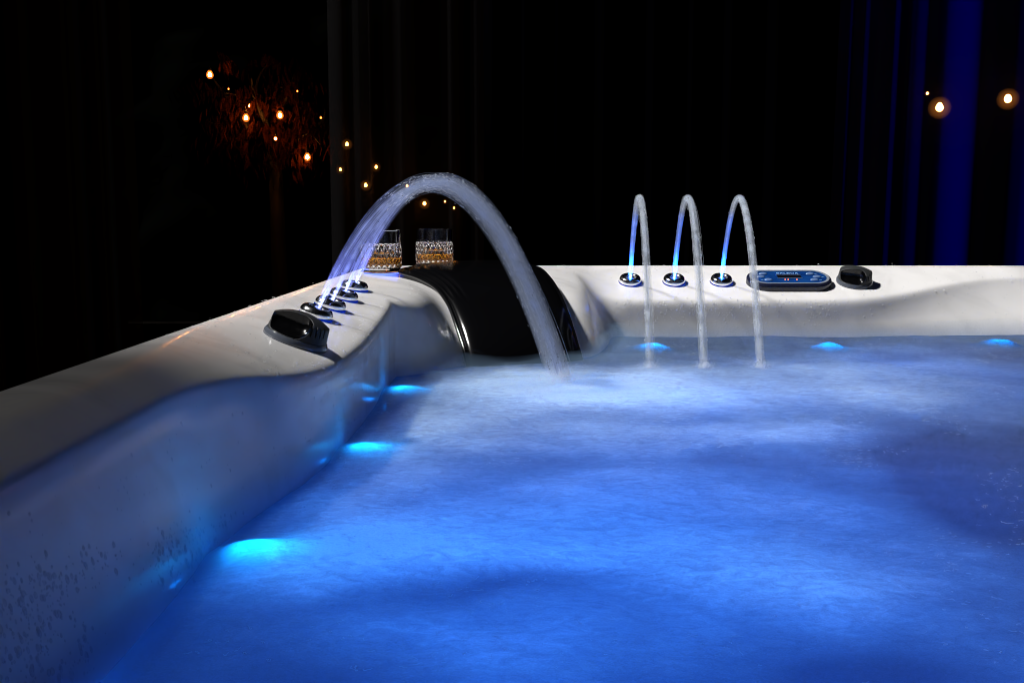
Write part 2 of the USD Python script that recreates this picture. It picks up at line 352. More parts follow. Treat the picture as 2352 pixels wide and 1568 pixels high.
# ------------------------------------------------------------------ control panel
M['panel_body'] = plain('panel_body', (0.010, 0.012, 0.03), 0.18)
M['panel_bezel'] = plain('panel_bezel', (0.17, 0.19, 0.23), 0.15)
M['panel_face'] = mat('panel_face', {'g': ('texture_coordinate', {}), 'gp': ('geometry', {}), 'n': ('noise_texture', {'scale': 30.0}),
    'c': ('rgb_ramp', {'ramp': [(0.3, (0.002, 0.018, 0.10)), (0.7, (0.005, 0.042, 0.18))]}), 'p': ('principled_bsdf', {'roughness': 0.06})},
    [('gp.position', 'n.vector'), ('n.fac', 'c.fac'), ('c.color', 'p.base_color')])
M['button'] = plain('panel_button', (0.10, 0.16, 0.30), 0.2)
M['screen'] = plain('panel_screen', (0.004, 0.004, 0.006), 0.08)
M['letters'] = plain('panel_lettering', (0.25, 0.40, 0.65), 0.4)
M['led_red'] = emit('red_indicator', (1.0, 0.16, 0.05), 2.36)
def stadium(w_, d_, n=24):
    from shapely.geometry import Point, LineString
    import shapely.affinity as aff
    import shapely
    a = aff.scale(Point(0, 0).buffer(1, 48), w_ / 2, d_ / 2)
    b = LineString([(-w_ / 2 + d_ / 2, 0), (w_ / 2 - d_ / 2, 0)]).buffer(d_ / 2, 24)
    return b.union(a)
def extr(poly, z0, z1):
    m = trimesh.creation.extrude_polygon(poly, z1 - z0, engine='earcut'); m.apply_translation([0, 0, z0]); return m
def soft_plate(poly, z0, z1, r=.003, steps=5):
    parts = []
    hulls = []
    for k in range(steps + 1):
        a = math.pi / 2 * k / steps
        inset, z = r * (1 - math.cos(a)), z1 - r + r * math.sin(a)
        hulls.append((np.array(poly.buffer(-inset).exterior.coords)[:-1], z))
    pts = [np.c_[c, np.full(len(c), z)] for c, z in [(np.array(poly.exterior.coords)[:-1], z0)] + hulls]
    return trimesh.convex.convex_hull(np.vstack(pts))
pp, pn = on_shell(.642, 2.447)
Fm = frame(pn, (1, 0, 0)); Fm[:3, 3] = pp
body = obj('control_panel', place(soft_plate(stadium(.196, .088), -.004, .016, .006), Fm), M['panel_body'], tub, smooth=40, label='oval dark blue control panel with small screen and buttons')
rim_p = stadium(.184, .076).difference(stadium(.172, .066))
obj('bezel', place(extr(rim_p, .0155, .0172), Fm), M['panel_bezel'], body, smooth=False)
obj('faceplate', place(extr(stadium(.1715, .0655), .0155, .0166), Fm), M['panel_face'], body, smooth=False)
scr = trimesh.creation.box(bounds=[[-.027, -.008, .0164], [.027, .010, .0174]])
obj('screen', place(scr, Fm), M['screen'], body, smooth=False)
fr_ = trimesh.util.concatenate([trimesh.creation.box(bounds=b) for b in ([[-.0285, -.0095, .0164], [.0285, -.0082, .0178]], [[-.0285, .0102, .0164], [.0285, .0115, .0178]])])
obj('screen_frame', place(fr_, Fm), M['button'], body, smooth=False)
for bx, by in [(-.057, .017), (-.066, 0), (-.052, -.017), (.052, .017), (.064, 0), (.054, -.017)]:
    b = trimesh.creation.icosphere(3, 1.0); b.apply_scale([.0095, .0060, .0032]); b.apply_translation([bx, by, .0166])
    obj('button', place(b, Fm), M['button'], body, smooth=True)
    dsh = trimesh.creation.box(bounds=[[bx + (.011 if bx > 0 else -.017), by - .0006, .0165], [bx + (.017 if bx > 0 else -.011), by + .0006, .0170]])
    obj('button_mark', place(dsh, Fm), M['letters'], body, smooth=False)
txt = meshkit.text_mesh('BALBOA', .0075, .0006); txt.apply_translation([-txt.extents[0] / 2 - txt.bounds[0][0], .0165, .0165])
txt.apply_transform(np.diag([1.25, 1, 1, 1]))
obj('lettering', place(txt, Fm), M['letters'], body, smooth=False)
for lx in (-.013, -.006, .014):
    b = trimesh.creation.icosphere(2, .0015); b.apply_translation([lx, -.0165, .0168])
    obj('indicator_light', place(b, Fm), M['led_red'], body, smooth=True)

# ------------------------------------------------------------------ underwater lamps
def lamp(x, y, depth, nrm, r, m, label, up=.6, long=1.0):
    n = np.array([nrm[0], nrm[1], up], float)
    Fm = frame(n, (0, 1, 0)) @ np.diag([long, 1, 1, 1]); Fm[:3, 3] = (x, y, ZC - WATER_H - depth)
    bez = lathe([(r * .9, -.006), (r * 1.35, -.006), (r * 1.4, 0), (r * 1.2, .003), (r * .98, .002)], 32)
    L = obj('underwater_lamp', place(bez, Fm), M['chrome'], tub, smooth=50, label=label)
    dom = lathe([(.0002, r * .45), (r * .5, r * .36), (r * .85, r * .15), (r * .97, 0), (r * .97, -.004)], 24)
    obj('lens', place(dom, Fm), m, L, smooth=True)
lamps = [(565, 1280, (1, 0), 'bright blue underwater lamp on the left wall nearest the viewer'),
         (828, 1035, (1, 0), 'blue underwater lamp on the left wall below the knob'),
         (915, 900, (1, 0), 'blue underwater lamp on the left wall nearest the headrest'),
         (1500, 800, (0, -1), 'blue underwater lamp below the back nozzles'),
         (1903, 800, (0, -1), 'blue underwater lamp below the control panel and knob'),
         (2297, 791, (0, -1), 'blue underwater lamp on the back wall at the right edge')]
LAMPS = []
for lx, ly, nr, lb in lamps:
    p = px(lx, ly, h=WATER_H)
    LAMPS.append(p)
    lamp(p[0], p[1], .013, nr, .0095, M['pool_lamp'], lb, up=3.0)
for lx, ly, nr in [(1.78, 1.9, (-1, 0)), (1.78, 1.2, (-1, 0)), (1.78, .5, (-1, 0)), (.3, .2, (0, 1)), (1.2, .2, (0, 1))]:
    lamp(lx, ly, .05, nr, .011, M['pool_lamp'], None, up=1.0)
for lx, ly in [(.22, .50), (-.04, .66), (.85, .62), (.05, 1.0), (.40, 1.05), (.28, 1.50), (.95, 1.45), (.72, 1.95), (1.35, 2.0)]:  # unseen fill lamps added deep down to light the water blue
    lamp(lx, ly, .30, (0, 0), .035, M['fill_lamp'], None, up=1.0)

# ------------------------------------------------------------------ water
WZ = ZC - WATER_H
FOAM_SHADE = [  # pale foam, and below zero painted darker water and ridge shadow: place, half sizes in view pixels, tilt, strength
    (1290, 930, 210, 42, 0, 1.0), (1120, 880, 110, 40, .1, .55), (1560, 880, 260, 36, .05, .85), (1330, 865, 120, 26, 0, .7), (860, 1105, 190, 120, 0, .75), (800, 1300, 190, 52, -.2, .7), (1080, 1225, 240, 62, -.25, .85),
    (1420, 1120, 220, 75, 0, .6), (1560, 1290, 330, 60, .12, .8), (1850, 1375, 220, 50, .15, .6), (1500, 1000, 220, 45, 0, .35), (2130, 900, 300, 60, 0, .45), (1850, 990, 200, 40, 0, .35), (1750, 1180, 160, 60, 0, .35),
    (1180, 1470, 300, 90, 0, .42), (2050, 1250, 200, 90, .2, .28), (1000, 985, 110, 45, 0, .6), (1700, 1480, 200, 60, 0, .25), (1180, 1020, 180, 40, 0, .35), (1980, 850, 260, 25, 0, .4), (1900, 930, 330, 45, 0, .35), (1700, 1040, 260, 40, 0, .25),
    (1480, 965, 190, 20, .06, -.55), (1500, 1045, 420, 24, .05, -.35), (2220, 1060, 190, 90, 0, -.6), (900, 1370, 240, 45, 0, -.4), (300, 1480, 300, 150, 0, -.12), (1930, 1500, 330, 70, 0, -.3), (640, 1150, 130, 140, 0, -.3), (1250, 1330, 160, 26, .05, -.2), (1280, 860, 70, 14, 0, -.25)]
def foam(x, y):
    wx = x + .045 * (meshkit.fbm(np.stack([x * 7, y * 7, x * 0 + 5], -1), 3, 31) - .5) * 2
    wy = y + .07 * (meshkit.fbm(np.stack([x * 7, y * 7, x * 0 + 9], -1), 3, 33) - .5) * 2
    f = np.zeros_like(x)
    for px_, py_, rx, ry, tl, st in FOAM_SHADE:
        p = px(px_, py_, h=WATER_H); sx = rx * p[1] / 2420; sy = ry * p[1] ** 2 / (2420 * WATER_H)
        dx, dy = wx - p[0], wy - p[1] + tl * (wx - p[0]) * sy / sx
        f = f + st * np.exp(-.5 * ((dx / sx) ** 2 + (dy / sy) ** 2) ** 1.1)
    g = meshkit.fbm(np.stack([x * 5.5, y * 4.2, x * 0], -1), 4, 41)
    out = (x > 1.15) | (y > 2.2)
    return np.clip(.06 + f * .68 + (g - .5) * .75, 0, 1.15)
def water_z(x, y, f=None):
    p = np.stack([x, y, np.zeros_like(x)], -1)
    if f is None: f = foam(x, y)
    z = .006 * (meshkit.fbm(p * [3.1, 4.2, 1] + 3.3, 3, 5) - .5) + .0032 * (meshkit.fbm(p * [11, 15, 1], 3, 9) - .5) + (.0006 + .0022 * np.clip(f, 0, 1)) * (meshkit.fbm(p * 60, 3, 4) - .5)
    for q in LAMPS: z = z + (.0085 if q[1] < 1.9 else .013) * np.exp(-((x - q[0]) ** 2 + (y - q[1]) ** 2) / (2 * .025 ** 2)) * (.75 + .5 * meshkit.fbm(p * 45, 2, 6))
    return WZ + z + .009 * (f - .3)
gx, gy = np.arange(-.30, 1.88, .006), np.arange(.12, 2.45, .006)
GX, GY = np.meshgrid(gx, gy, indexing='ij')
FOAM = foam(GX, GY)
nearz = np.abs(sv[:, 2] - WZ) < .006
wl = cKDTree(sv[nearz][:, :2])
DIST = wl.query(np.stack([GX.ravel(), GY.ravel()], -1))[0].reshape(GX.shape)
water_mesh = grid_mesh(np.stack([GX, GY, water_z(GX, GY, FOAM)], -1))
if water_mesh.face_normals[:, 2].mean() < 0: water_mesh.invert()
dist = DIST.ravel()
MIST = 2.2
M['water'] = mat('foaming_water', {
    'g': ('geometry', {}), 'ed': ('attribute', {'attribute': 'wall_distance'}),
    'fo': ('attribute', {'attribute': 'foam'}),
    'mp': ('mapping', {'scale': (1.0, 1.6, 1.0), 'rotation': (0, 0, 0.5)}),
    'n2': ('noise_texture', {'scale': 46.0, 'detail': 6.0, 'roughness': 0.68, 'distortion': 1.2}),
    'm2': ('map_range', {'from_min': 0.3, 'from_max': 0.72, 'to_min': 0.68, 'to_max': 1.28, 'clamp': True}),
    'n3': ('noise_texture', {'scale': 300.0, 'detail': 3.0, 'roughness': 0.6, 'distortion': 2.0}),
    'm3': ('map_range', {'from_min': 0.3, 'from_max': 0.7, 'to_min': 0.84, 'to_max': 1.18, 'clamp': True}),
    'fm': ('math', {'math_type': 'multiply'}), 'tx': ('vector_math', {'math_type': 'scale'}), 'dx': ('vector_math', {'math_type': 'scale'}),
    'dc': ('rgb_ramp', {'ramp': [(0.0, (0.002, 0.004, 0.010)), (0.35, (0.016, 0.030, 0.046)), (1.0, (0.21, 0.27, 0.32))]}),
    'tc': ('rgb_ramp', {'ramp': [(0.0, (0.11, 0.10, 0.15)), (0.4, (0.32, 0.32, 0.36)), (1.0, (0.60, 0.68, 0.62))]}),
    'd': ('diffuse_bsdf', {}), 't': ('translucent_bsdf', {}), 'a': ('add_closure', {}),
    'gl': ('glossy_bsdf', {'roughness': 0.32, 'color': (1, 1, 1)}), 'fr': ('fresnel', {'IOR': 1.33}), 'fs': ('math', {'math_type': 'multiply', 'value2': 0.2}),
    'mg': ('mix_closure', {}), 'tr': ('transparent_bsdf', {'color': (0.14, 0.27, 0.46)}),
    'e1': ('map_range', {'from_min': 0.0, 'from_max': 0.030, 'to_min': 0.12, 'to_max': 1.12, 'clamp': True, 'range_type': 'smoothstep'}),
    'e2': ('math', {'math_type': 'multiply_add', 'value2': 0.5, 'value3': -0.25}), 'e3': ('math', {'math_type': 'add', 'use_clamp': True}),
    'mt': ('mix_closure', {}),
    'b': ('bump', {'strength': 0.2, 'distance': 0.003})},
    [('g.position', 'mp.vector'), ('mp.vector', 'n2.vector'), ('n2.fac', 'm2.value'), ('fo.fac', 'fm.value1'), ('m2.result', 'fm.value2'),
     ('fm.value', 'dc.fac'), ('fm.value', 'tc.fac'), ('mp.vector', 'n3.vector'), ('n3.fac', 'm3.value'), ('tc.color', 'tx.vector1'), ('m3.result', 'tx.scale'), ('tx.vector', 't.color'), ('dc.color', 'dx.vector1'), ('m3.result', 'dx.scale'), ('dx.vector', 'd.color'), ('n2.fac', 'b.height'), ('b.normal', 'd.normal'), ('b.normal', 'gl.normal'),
     ('d.BSDF', 'a.closure1'), ('t.BSDF', 'a.closure2'), ('fr.fac', 'fs.value1'), ('fs.value', 'mg.fac'), ('a.closure', 'mg.closure1'), ('gl.BSDF', 'mg.closure2'),
     ('ed.fac', 'e1.value'), ('n2.fac', 'e2.value1'), ('e1.result', 'e3.value1'), ('e2.value', 'e3.value2'), ('e3.value', 'mt.fac'), ('tr.BSDF', 'mt.closure1'), ('mg.closure', 'mt.closure2')], surface='mt.closure')
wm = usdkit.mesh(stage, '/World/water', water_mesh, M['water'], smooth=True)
UsdGeom.PrimvarsAPI(wm).CreatePrimvar('wall_distance', T.FloatArray, 'vertex').Set(Vt.FloatArray.FromNumpy(dist.astype(np.float32)))
UsdGeom.PrimvarsAPI(wm).CreatePrimvar('foam', T.FloatArray, 'vertex').Set(Vt.FloatArray.FromNumpy(FOAM.ravel().astype(np.float32)))
tag(wm, 'blue lit bubbling water with pale foam filling the hot tub', 'water', kind='structure')

M['mist'] = mat('water_mist', {'v': ('principled_volume', {'color': (0.42, 0.66, 1.0), 'density': MIST, 'anisotropy': 0.0})}, [], surface=None, volume='v.volume')  # spray is white; blue glow of the water put into its colour
mx, my = np.meshgrid(np.arange(-.29, 1.88, .02), np.arange(.13, 2.44, .02), indexing='ij')
mf = foam(mx, my)
mt = WZ + .004 + .040 * np.clip(meshkit.fbm(np.stack([mx * 9, my * 7, mx * 0 + 2], -1), 3, 51) - .15, 0, 1) * (.35 + .75 * np.clip(mf, 0, 1))
mt = mt + .022 * np.exp(-wl.query(np.stack([mx.ravel(), my.ravel()], -1))[0].reshape(mx.shape) / .07) * (.5 + meshkit.fbm(np.stack([mx * 12, my * 12, mx * 0], -1), 3, 52)) * (1 - .8 * np.exp(-((mx - .02) ** 2 + (my - 1.9) ** 2) / .03))
mist = trimesh.util.concatenate([grid_mesh(np.stack([mx, my, mt], -1)), grid_mesh(np.stack([mx, my, mx * 0 + WZ - .05], -1)[::-1])])
for e1_, e2_ in (((0, slice(None)), 1), ((-1, slice(None)), -1), ((slice(None), 0), -1), ((slice(None), -1), 1)):
    tp = np.stack([mx[e1_], my[e1_], mt[e1_]], -1); bt = tp.copy(); bt[:, 2] = WZ - .05
    mist = trimesh.util.concatenate([mist, grid_mesh(np.stack([tp, bt], 0)[::e2_])])
mist.merge_vertices(); mist.fix_normals()
obj('mist', mist, M['mist'], smooth=False); tag(stage.GetPrimAtPath('/World/mist'), 'thin spray hanging low over the bubbling water', 'mist', kind='stuff')

# ------------------------------------------------------------------ fountain jets
M['jet_strand'] = mat('jet_strand', {'g': ('geometry', {}), 'n': ('noise_texture', {'scale': 55.0, 'detail': 3.0}),
    'f': ('map_range', {'from_min': 0.35, 'from_max': 0.7, 'to_min': 0.06, 'to_max': 0.34, 'clamp': True}),
    'd': ('diffuse_bsdf', {'color': (0.82, 0.88, 0.96)}), 't': ('translucent_bsdf', {'color': (0.82, 0.88, 0.96)}), 'm': ('mix_closure', {'fac': 0.5}),
    'tr': ('transparent_bsdf', {}), 'o': ('mix_closure', {})},
    [('g.position', 'n.vector'), ('n.fac', 'f.value'), ('d.BSDF', 'm.closure1'), ('t.BSDF', 'm.closure2'), ('f.result', 'o.fac'), ('tr.BSDF', 'o.closure1'), ('m.closure', 'o.closure2')], surface='o.closure')
M['jet_body'] = mat('jet_body', {'v': ('principled_volume', {'color': (0.70, 0.82, 1.0), 'density': 24.0, 'anisotropy': 0.0})}, [], surface=None, volume='v.volume')
M['jet_body_wide'] = mat('jet_body_wide', {'v': ('principled_volume', {'color': (0.58, 0.70, 1.0), 'density': 4.5, 'anisotropy': 0.0})}, [], surface=None, volume='v.volume')
M['jet_strand_wide'] = mat('jet_strand_wide', {'g': ('geometry', {}), 'n': ('noise_texture', {'scale': 55.0, 'detail': 3.0}),
    'f': ('map_range', {'from_min': 0.35, 'from_max': 0.7, 'to_min': 0.04, 'to_max': 0.21, 'clamp': True}),
    'd': ('diffuse_bsdf', {'color': (0.50, 0.61, 0.92)}), 't': ('translucent_bsdf', {'color': (0.50, 0.61, 0.92)}), 'm': ('mix_closure', {'fac': 0.5}),
    'tr': ('transparent_bsdf', {}), 'o': ('mix_closure', {})},
    [('g.position', 'n.vector'), ('n.fac', 'f.value'), ('d.BSDF', 'm.closure1'), ('t.BSDF', 'm.closure2'), ('f.result', 'o.fac'), ('tr.BSDF', 'o.closure1'), ('m.closure', 'o.closure2')], surface='o.closure')
M['spray'] = mat('spray_drop', {'p': ('principled_bsdf', {'base_color': (0.85, 0.9, 1.0), 'roughness': 0.1, 'specular_ior_level': 0.8}), 'g': ('geometry', {})}, [])
def curves(path, lines, widths, m):
    c = UsdGeom.BasisCurves.Define(stage, path)
    c.CreateTypeAttr('linear'); c.CreateWrapAttr('nonperiodic')
    c.CreateCurveVertexCountsAttr(Vt.IntArray([len(l) for l in lines]))
    c.CreatePointsAttr(Vt.Vec3fArray.FromNumpy(np.vstack(lines).astype(np.float32)))
    c.CreateWidthsAttr(Vt.FloatArray.FromNumpy(np.concatenate(widths).astype(np.float32))); c.SetWidthsInterpolation('vertex')
    UsdShade.MaterialBindingAPI.Apply(c.GetPrim()).Bind(m)
    return c
def arc(p0, apex_h, land, s):
    """Points of a thrown stream from p0 over a height to a landing point; s from 0 (nozzle) to 1 (water)."""
    up, down = apex_h, p0[2] + apex_h - land[2]
    t1 = math.sqrt(up); T_ = t1 + math.sqrt(down)
    t = np.asarray(s) * T_
    xy = p0[:2] + (np.array(land[:2]) - p0[:2]) * np.asarray(s)[:, None]
    return np.c_[xy, p0[2] + up - (t - t1) ** 2]
LAMP_L, LAMP_B = 9.0, 160.0
def jet(p0, n0, apex_h, land, r0, r1, nst, label, group, sharp, lamp_i, lamp_c, body_m, clear):
    J = thing('water_jet', label, 'water jet', group)
    p0 = p0 + n0 * .004
    s = np.linspace(0, 1, 70)
    c = arc(p0, apex_h, land, s)
    rad = r0 + (r1 - r0) * np.clip((s - .05) / .9, 0, 1) ** .8
    body = tube(c, rad, 16)
    lampL = UsdLux.SphereLight.Define(stage, numbered(J, 'nozzle_light')); lampL.CreateRadiusAttr(.003); lampL.CreateNormalizeAttr(True); lampL.CreateIntensityAttr(lamp_i); lampL.CreateColorAttr(lamp_c)
    sh_ = UsdLux.ShapingAPI.Apply(lampL.GetPrim()); sh_.CreateShapingConeAngleAttr(9.0); sh_.CreateShapingConeSoftnessAttr(.6)
    v0 = c[4] - c[0]; v0 = v0 / np.linalg.norm(v0); Rl = frame(-v0, (1, 0, 0))
    UsdGeom.Xformable(lampL).AddTransformOp().Set(Gf.Matrix4d(*[float(q) for q in (*Rl[:3, 0], 0, *Rl[:3, 1], 0, *Rl[:3, 2], 0, *(p0 - v0 * .004), 1)]))
    obj('stream_body', body, M[body_m], J, smooth=True)
    lines, ws = [], []
    span = np.linspace(0, .985, 46)
    cs = arc(p0, apex_h, land, span); rs = np.interp(span, s, rad)
    tang = np.gradient(cs, axis=0); tang /= np.linalg.norm(tang, axis=1, keepdims=True)
    sd = np.cross(tang, [0, 0, 1.0]); sd /= np.linalg.norm(sd, axis=1, keepdims=True); ud = np.cross(sd, tang)
    for k in range(nst):
        ang, rr = rng.uniform(0, 2 * np.pi), abs(rng.normal(0, .50 if clear else .54))
        rr = min(rr, 1.2)
        wob = rng.uniform(0, 6.28); wa = .12 + .15 * rng.random()
        off = rr * rs[:, None] * (math.cos(ang) * sd + math.sin(ang) * ud) * (1 + wa * np.sin(span * 9 + wob))[:, None]
        i0 = 0 if rng.random() < .45 else int(rng.integers(0, 30))
        if clear and rng.random() < .85: i0 = max(i0, clear + int(rng.integers(-4, 5)))
        i1 = len(span) if rng.random() < .5 else min(len(span), i0 + int(rng.integers(8, 34)))
        if i1 - i0 < 4: continue
        lines.append((cs + off)[i0:i1])
        ws.append(np.full(i1 - i0, rng.uniform(.0005, .0011)))
    curves(numbered(J, 'stream'), lines, ws, M['jet_strand'] if clear else M['jet_strand_wide'])
    # bright little drops on the under side of the falling water
    drops = trimesh.creation.icosphere(0, 1.0); vs, fs = [], []
    for k in range(sharp):
        u = rng.uniform(.25, .99); i = min(int(u * 69), 68)
        cc = c[i] + (c[i + 1] - c[i]) * rng.random()
        ang = rng.uniform(0, 2 * np.pi); rr = rad[i] * rng.uniform(.75, 1.12)
        tg = c[i + 1] - c[i]; tg /= np.linalg.norm(tg); a = np.cross(tg, [0, 0, 1.0]); a /= np.linalg.norm(a) + 1e-9; b = np.cross(a, tg)
        q = cc + rr * (math.cos(ang) * a + math.sin(ang) * b)
        d = rng.uniform(.0002, .00042)
        vv = drops.vertices * d; vv = vv + np.outer(vv @ tg, tg) * rng.uniform(1.5, 6)
        fs.append(drops.faces + 12 * len(vs)); vs.append(vv + q)
    for k in range(260):                                           # thrown up round the landing
        a = rng.uniform(0, 6.283); R_ = abs(rng.normal(0, 1)) * r1 * 1.5; hz_ = abs(rng.normal(0, .009)) * math.exp(-R_ / .05)
        d = rng.uniform(.0003, .0009)
        fs.append(drops.faces + 12 * len(vs)); vs.append(drops.vertices * d + land + [R_ * math.cos(a), 1.3 * R_ * math.sin(a), hz_])
    obj('spray', trimesh.Trimesh(np.vstack(vs), np.vstack(fs), process=False), M['spray'], J, smooth=True, kind='stuff')
jl = ['milky water jet arching from the nozzle beside the left knob, frontmost of the big arch', 'milky water jet of the big arch, second from the left knob', 'milky water jet of the big arch, third from the left knob', 'milky water jet of the big arch rising nearest the glasses']
for (p, n), l, dy in zip(LP, jl, (.205, .115, .02, -.07)):
    jet(p, n, .180, np.array([.079, p[1] + dy, WZ + .004]), .0062, .0200, 54, l, 'jets of the big left arch', 260, LAMP_L, (.30, .32, 1.0), 'jet_body_wide', 0)
jb = ['slim water jet from the back nozzle nearest the headrest', 'slim water jet from the middle back nozzle', 'slim water jet falling in front of the control panel']
for (p, n), l, lx in zip(BP, jb, (.241, .335, .434)):
    jet(p, n, .186, np.array([lx, 1.82, WZ + .003]), .0050, .0082, 80, l, 'slim jets on the back rim', 420, LAMP_B, (.01, .16, 1.0), 'jet_body', 15)

# ------------------------------------------------------------------ whiskey glasses
M['glass'] = mat('cut_glass', {'p': ('principled_bsdf', {'base_color': (1, 1, 1), 'roughness': 0.0, 'transmission_weight': 1.0, 'ior': 1.5})}, [])
M['whiskey'] = mat('whiskey', {'p': ('principled_bsdf', {'base_color': (0.85, 0.36, 0.04), 'roughness': 0.0, 'transmission_weight': 1.0, 'ior': 1.36})}, [])
def tumbler():
    R, H, nd, rows = .0415, .087, 22, 5
    nth, nz = nd * 8, 96
    z = np.linspace(0.0, H, nz); th = np.arange(nth) * 2 * np.pi / nth
    ZZ, TT = np.meshgrid(z, th, indexing='ij')
    z0, z1 = .010, .058
    u = TT / (2 * np.pi) * nd; v = (ZZ - z0) / (z1 - z0) * rows
    tri = lambda q: np.abs(q - np.round(q)) * 2
    dm = np.maximum(tri(u + v / 1.0), tri(u - v / 1.0)); dm = 1 - dm
    dm = np.minimum(tri(u + v * .5), tri(u - v * .5))
    inside = np.clip((ZZ - z0) / .003, 0, 1) * np.clip((z1 - ZZ) / .003, 0, 1)
    rr = R - .0012 + .0030 * dm * inside
    rr = rr - .004 * np.clip(1 - ZZ / .004, 0, 1) ** 2
    outer = np.stack([rr * np.cos(TT), rr * np.sin(TT), ZZ], -1)
    zi = np.r_[np.linspace(H, H, 1), np.linspace(H - .0008, .016, 30)]
    ri = np.r_[[R - .0025], np.linspace(R - .0028, R - .0048, 30)]; ri[-3:] -= [.001, .003, .007]
    inner = np.stack([np.outer(ri, np.cos(th)), np.outer(ri, np.sin(th)), np.outer(zi, np.ones(nth))], -1)
    P = np.concatenate([outer, inner], 0)
    n0, b = P.shape[0], nth
    i, j = np.meshgrid(np.arange(n0 - 1), np.arange(b), indexing='ij')
    q = np.stack([i * b + j, i * b + (j + 1) % b, (i + 1) * b + (j + 1) % b, (i + 1) * b + j], -1).reshape(-1, 4)
    V = np.vstack([P.reshape(-1, 3), [[0, 0, 0.0015], [0, 0, .0155]]]); c0, c1 = len(V) - 2, len(V) - 1
    f = [np.vstack([q[:, [0, 1, 2]], q[:, [0, 2, 3]]])]
    jj = np.arange(b); f.append(np.c_[(jj + 1) % b, jj, np.full(b, c0)]); f.append(np.c_[(n0 - 1) * b + jj, (n0 - 1) * b + (jj + 1) % b, np.full(b, c1)])
    m = trimesh.Trimesh(V, np.vstack(f), process=False); m.fix_normals(); return m
tum = tumbler()
liq = lathe([(.0, .0150), (.029, .0152), (.0345, .0175), (.0370, .021), (.0374, .031), (.0, .031)], 64)
M['base_glow'] = emit('blue_base_glow', (.10, .16, 1.0), 2.15)  # glowing disc added under each glass for its blue base glow
for q_ in (tum, liq): q_.apply_translation([0, 0, .0019])
def glass(x, y, label):
    z = ZC - RIM + .0006
    g = thing('whiskey_glass', label, 'glass', None, (x, y, z))
    obj('tumbler', tum, M['glass'], g, smooth=12)
    obj('whiskey', liq, M['whiskey'], g, smooth=30)
    obj('glow_disc', lathe([(.0, .0), (.036, .0), (.036, .0016), (.0, .0016)], 48), M['base_glow'], g, smooth=False)
glass(-.176, 2.395, 'cut glass tumbler with amber whiskey standing behind the headrest')
glass(-.270, 2.18, 'cut glass tumbler of whiskey half hidden behind the big water arch')

# ------------------------------------------------------------------ background
gnd = trimesh.creation.box(bounds=[[-30, -20, -.2], [30, 40, 0]])
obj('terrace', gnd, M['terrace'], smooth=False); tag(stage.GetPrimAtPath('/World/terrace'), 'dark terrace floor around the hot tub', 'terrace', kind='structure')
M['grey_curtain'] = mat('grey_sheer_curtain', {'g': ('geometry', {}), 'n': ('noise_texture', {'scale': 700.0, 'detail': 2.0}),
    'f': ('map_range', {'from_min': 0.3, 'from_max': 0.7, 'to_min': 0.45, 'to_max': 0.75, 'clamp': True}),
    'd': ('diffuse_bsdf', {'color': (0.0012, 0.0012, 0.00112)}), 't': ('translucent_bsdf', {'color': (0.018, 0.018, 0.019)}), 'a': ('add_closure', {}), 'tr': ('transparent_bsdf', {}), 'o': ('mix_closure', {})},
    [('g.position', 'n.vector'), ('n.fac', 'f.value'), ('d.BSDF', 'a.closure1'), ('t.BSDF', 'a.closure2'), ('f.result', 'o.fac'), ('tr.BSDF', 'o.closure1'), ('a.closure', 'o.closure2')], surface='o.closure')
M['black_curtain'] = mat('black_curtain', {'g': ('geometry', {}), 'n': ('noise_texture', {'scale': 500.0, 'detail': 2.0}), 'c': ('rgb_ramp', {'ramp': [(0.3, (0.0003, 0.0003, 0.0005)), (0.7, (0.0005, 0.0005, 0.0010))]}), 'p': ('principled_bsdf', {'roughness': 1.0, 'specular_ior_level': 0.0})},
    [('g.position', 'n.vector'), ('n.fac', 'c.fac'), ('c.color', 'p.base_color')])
M['blue_lit_curtain'] = mat('blue_lit_curtain', {'g': ('geometry', {}), 'n': ('noise_texture', {'scale': 700.0, 'detail': 2.0}),  # dark cloth; the blue light on it is put into its colour
    'f': ('map_range', {'from_min': 0.3, 'from_max': 0.7, 'to_min': 0.40, 'to_max': 0.7, 'clamp': True}),
    'd': ('diffuse_bsdf', {'color': (0.0002, 0.0001, 0.125)}), 't': ('translucent_bsdf', {'color': (0.003, 0.0025, 0.003)}), 'a': ('add_closure', {}), 'tr': ('transparent_bsdf', {}), 'o': ('mix_closure', {})},
    [('g.position', 'n.vector'), ('n.fac', 'f.value'), ('d.BSDF', 'a.closure1'), ('t.BSDF', 'a.closure2'), ('f.result', 'o.fac'), ('tr.BSDF', 'o.closure1'), ('a.closure', 'o.closure2')], surface='o.closure')
def curtain(x0, x1, y, folds, depth, m, label, seed, profile=None, lean=0.0, group=None):
    n = 900 if profile is not None else 360; u = np.linspace(0, 1, n)
    r = np.random.default_rng(seed)
    ph = folds * 2 * np.pi * (u + .05 * np.sin(u * 7 + r.uniform(0, 6)) + .02 * np.sin(u * 19 + r.uniform(0, 6)))
    d = depth * (np.sin(ph) + .12 * np.sin(2.3 * ph + 1)) * (1 + .35 * np.sin(u * 5 + r.uniform(0, 6)))
    if profile is not None: d = profile(u)
    zz = np.linspace(.02, 3.4, 14)
    P = np.stack([np.broadcast_to(x0 + (x1 - x0) * u, (14, n)) + (lean * (zz - 1.0))[:, None], y + d[None, :] * (1 + .08 * np.sin(zz * 1.7 + seed))[:, None], np.broadcast_to(zz[:, None], (14, n))], -1)
    path = obj('curtain', grid_mesh(P), m, smooth=True)
    tag(stage.GetPrimAtPath(path), label, 'curtain', group)
YC = 4.0
cxx = lambda p: (p - 1176) / 2420 * YC
curtain(cxx(-420), cxx(322), YC, 7, .045, M['grey_curtain'], 'dim grey curtain at the far left edge', 3)
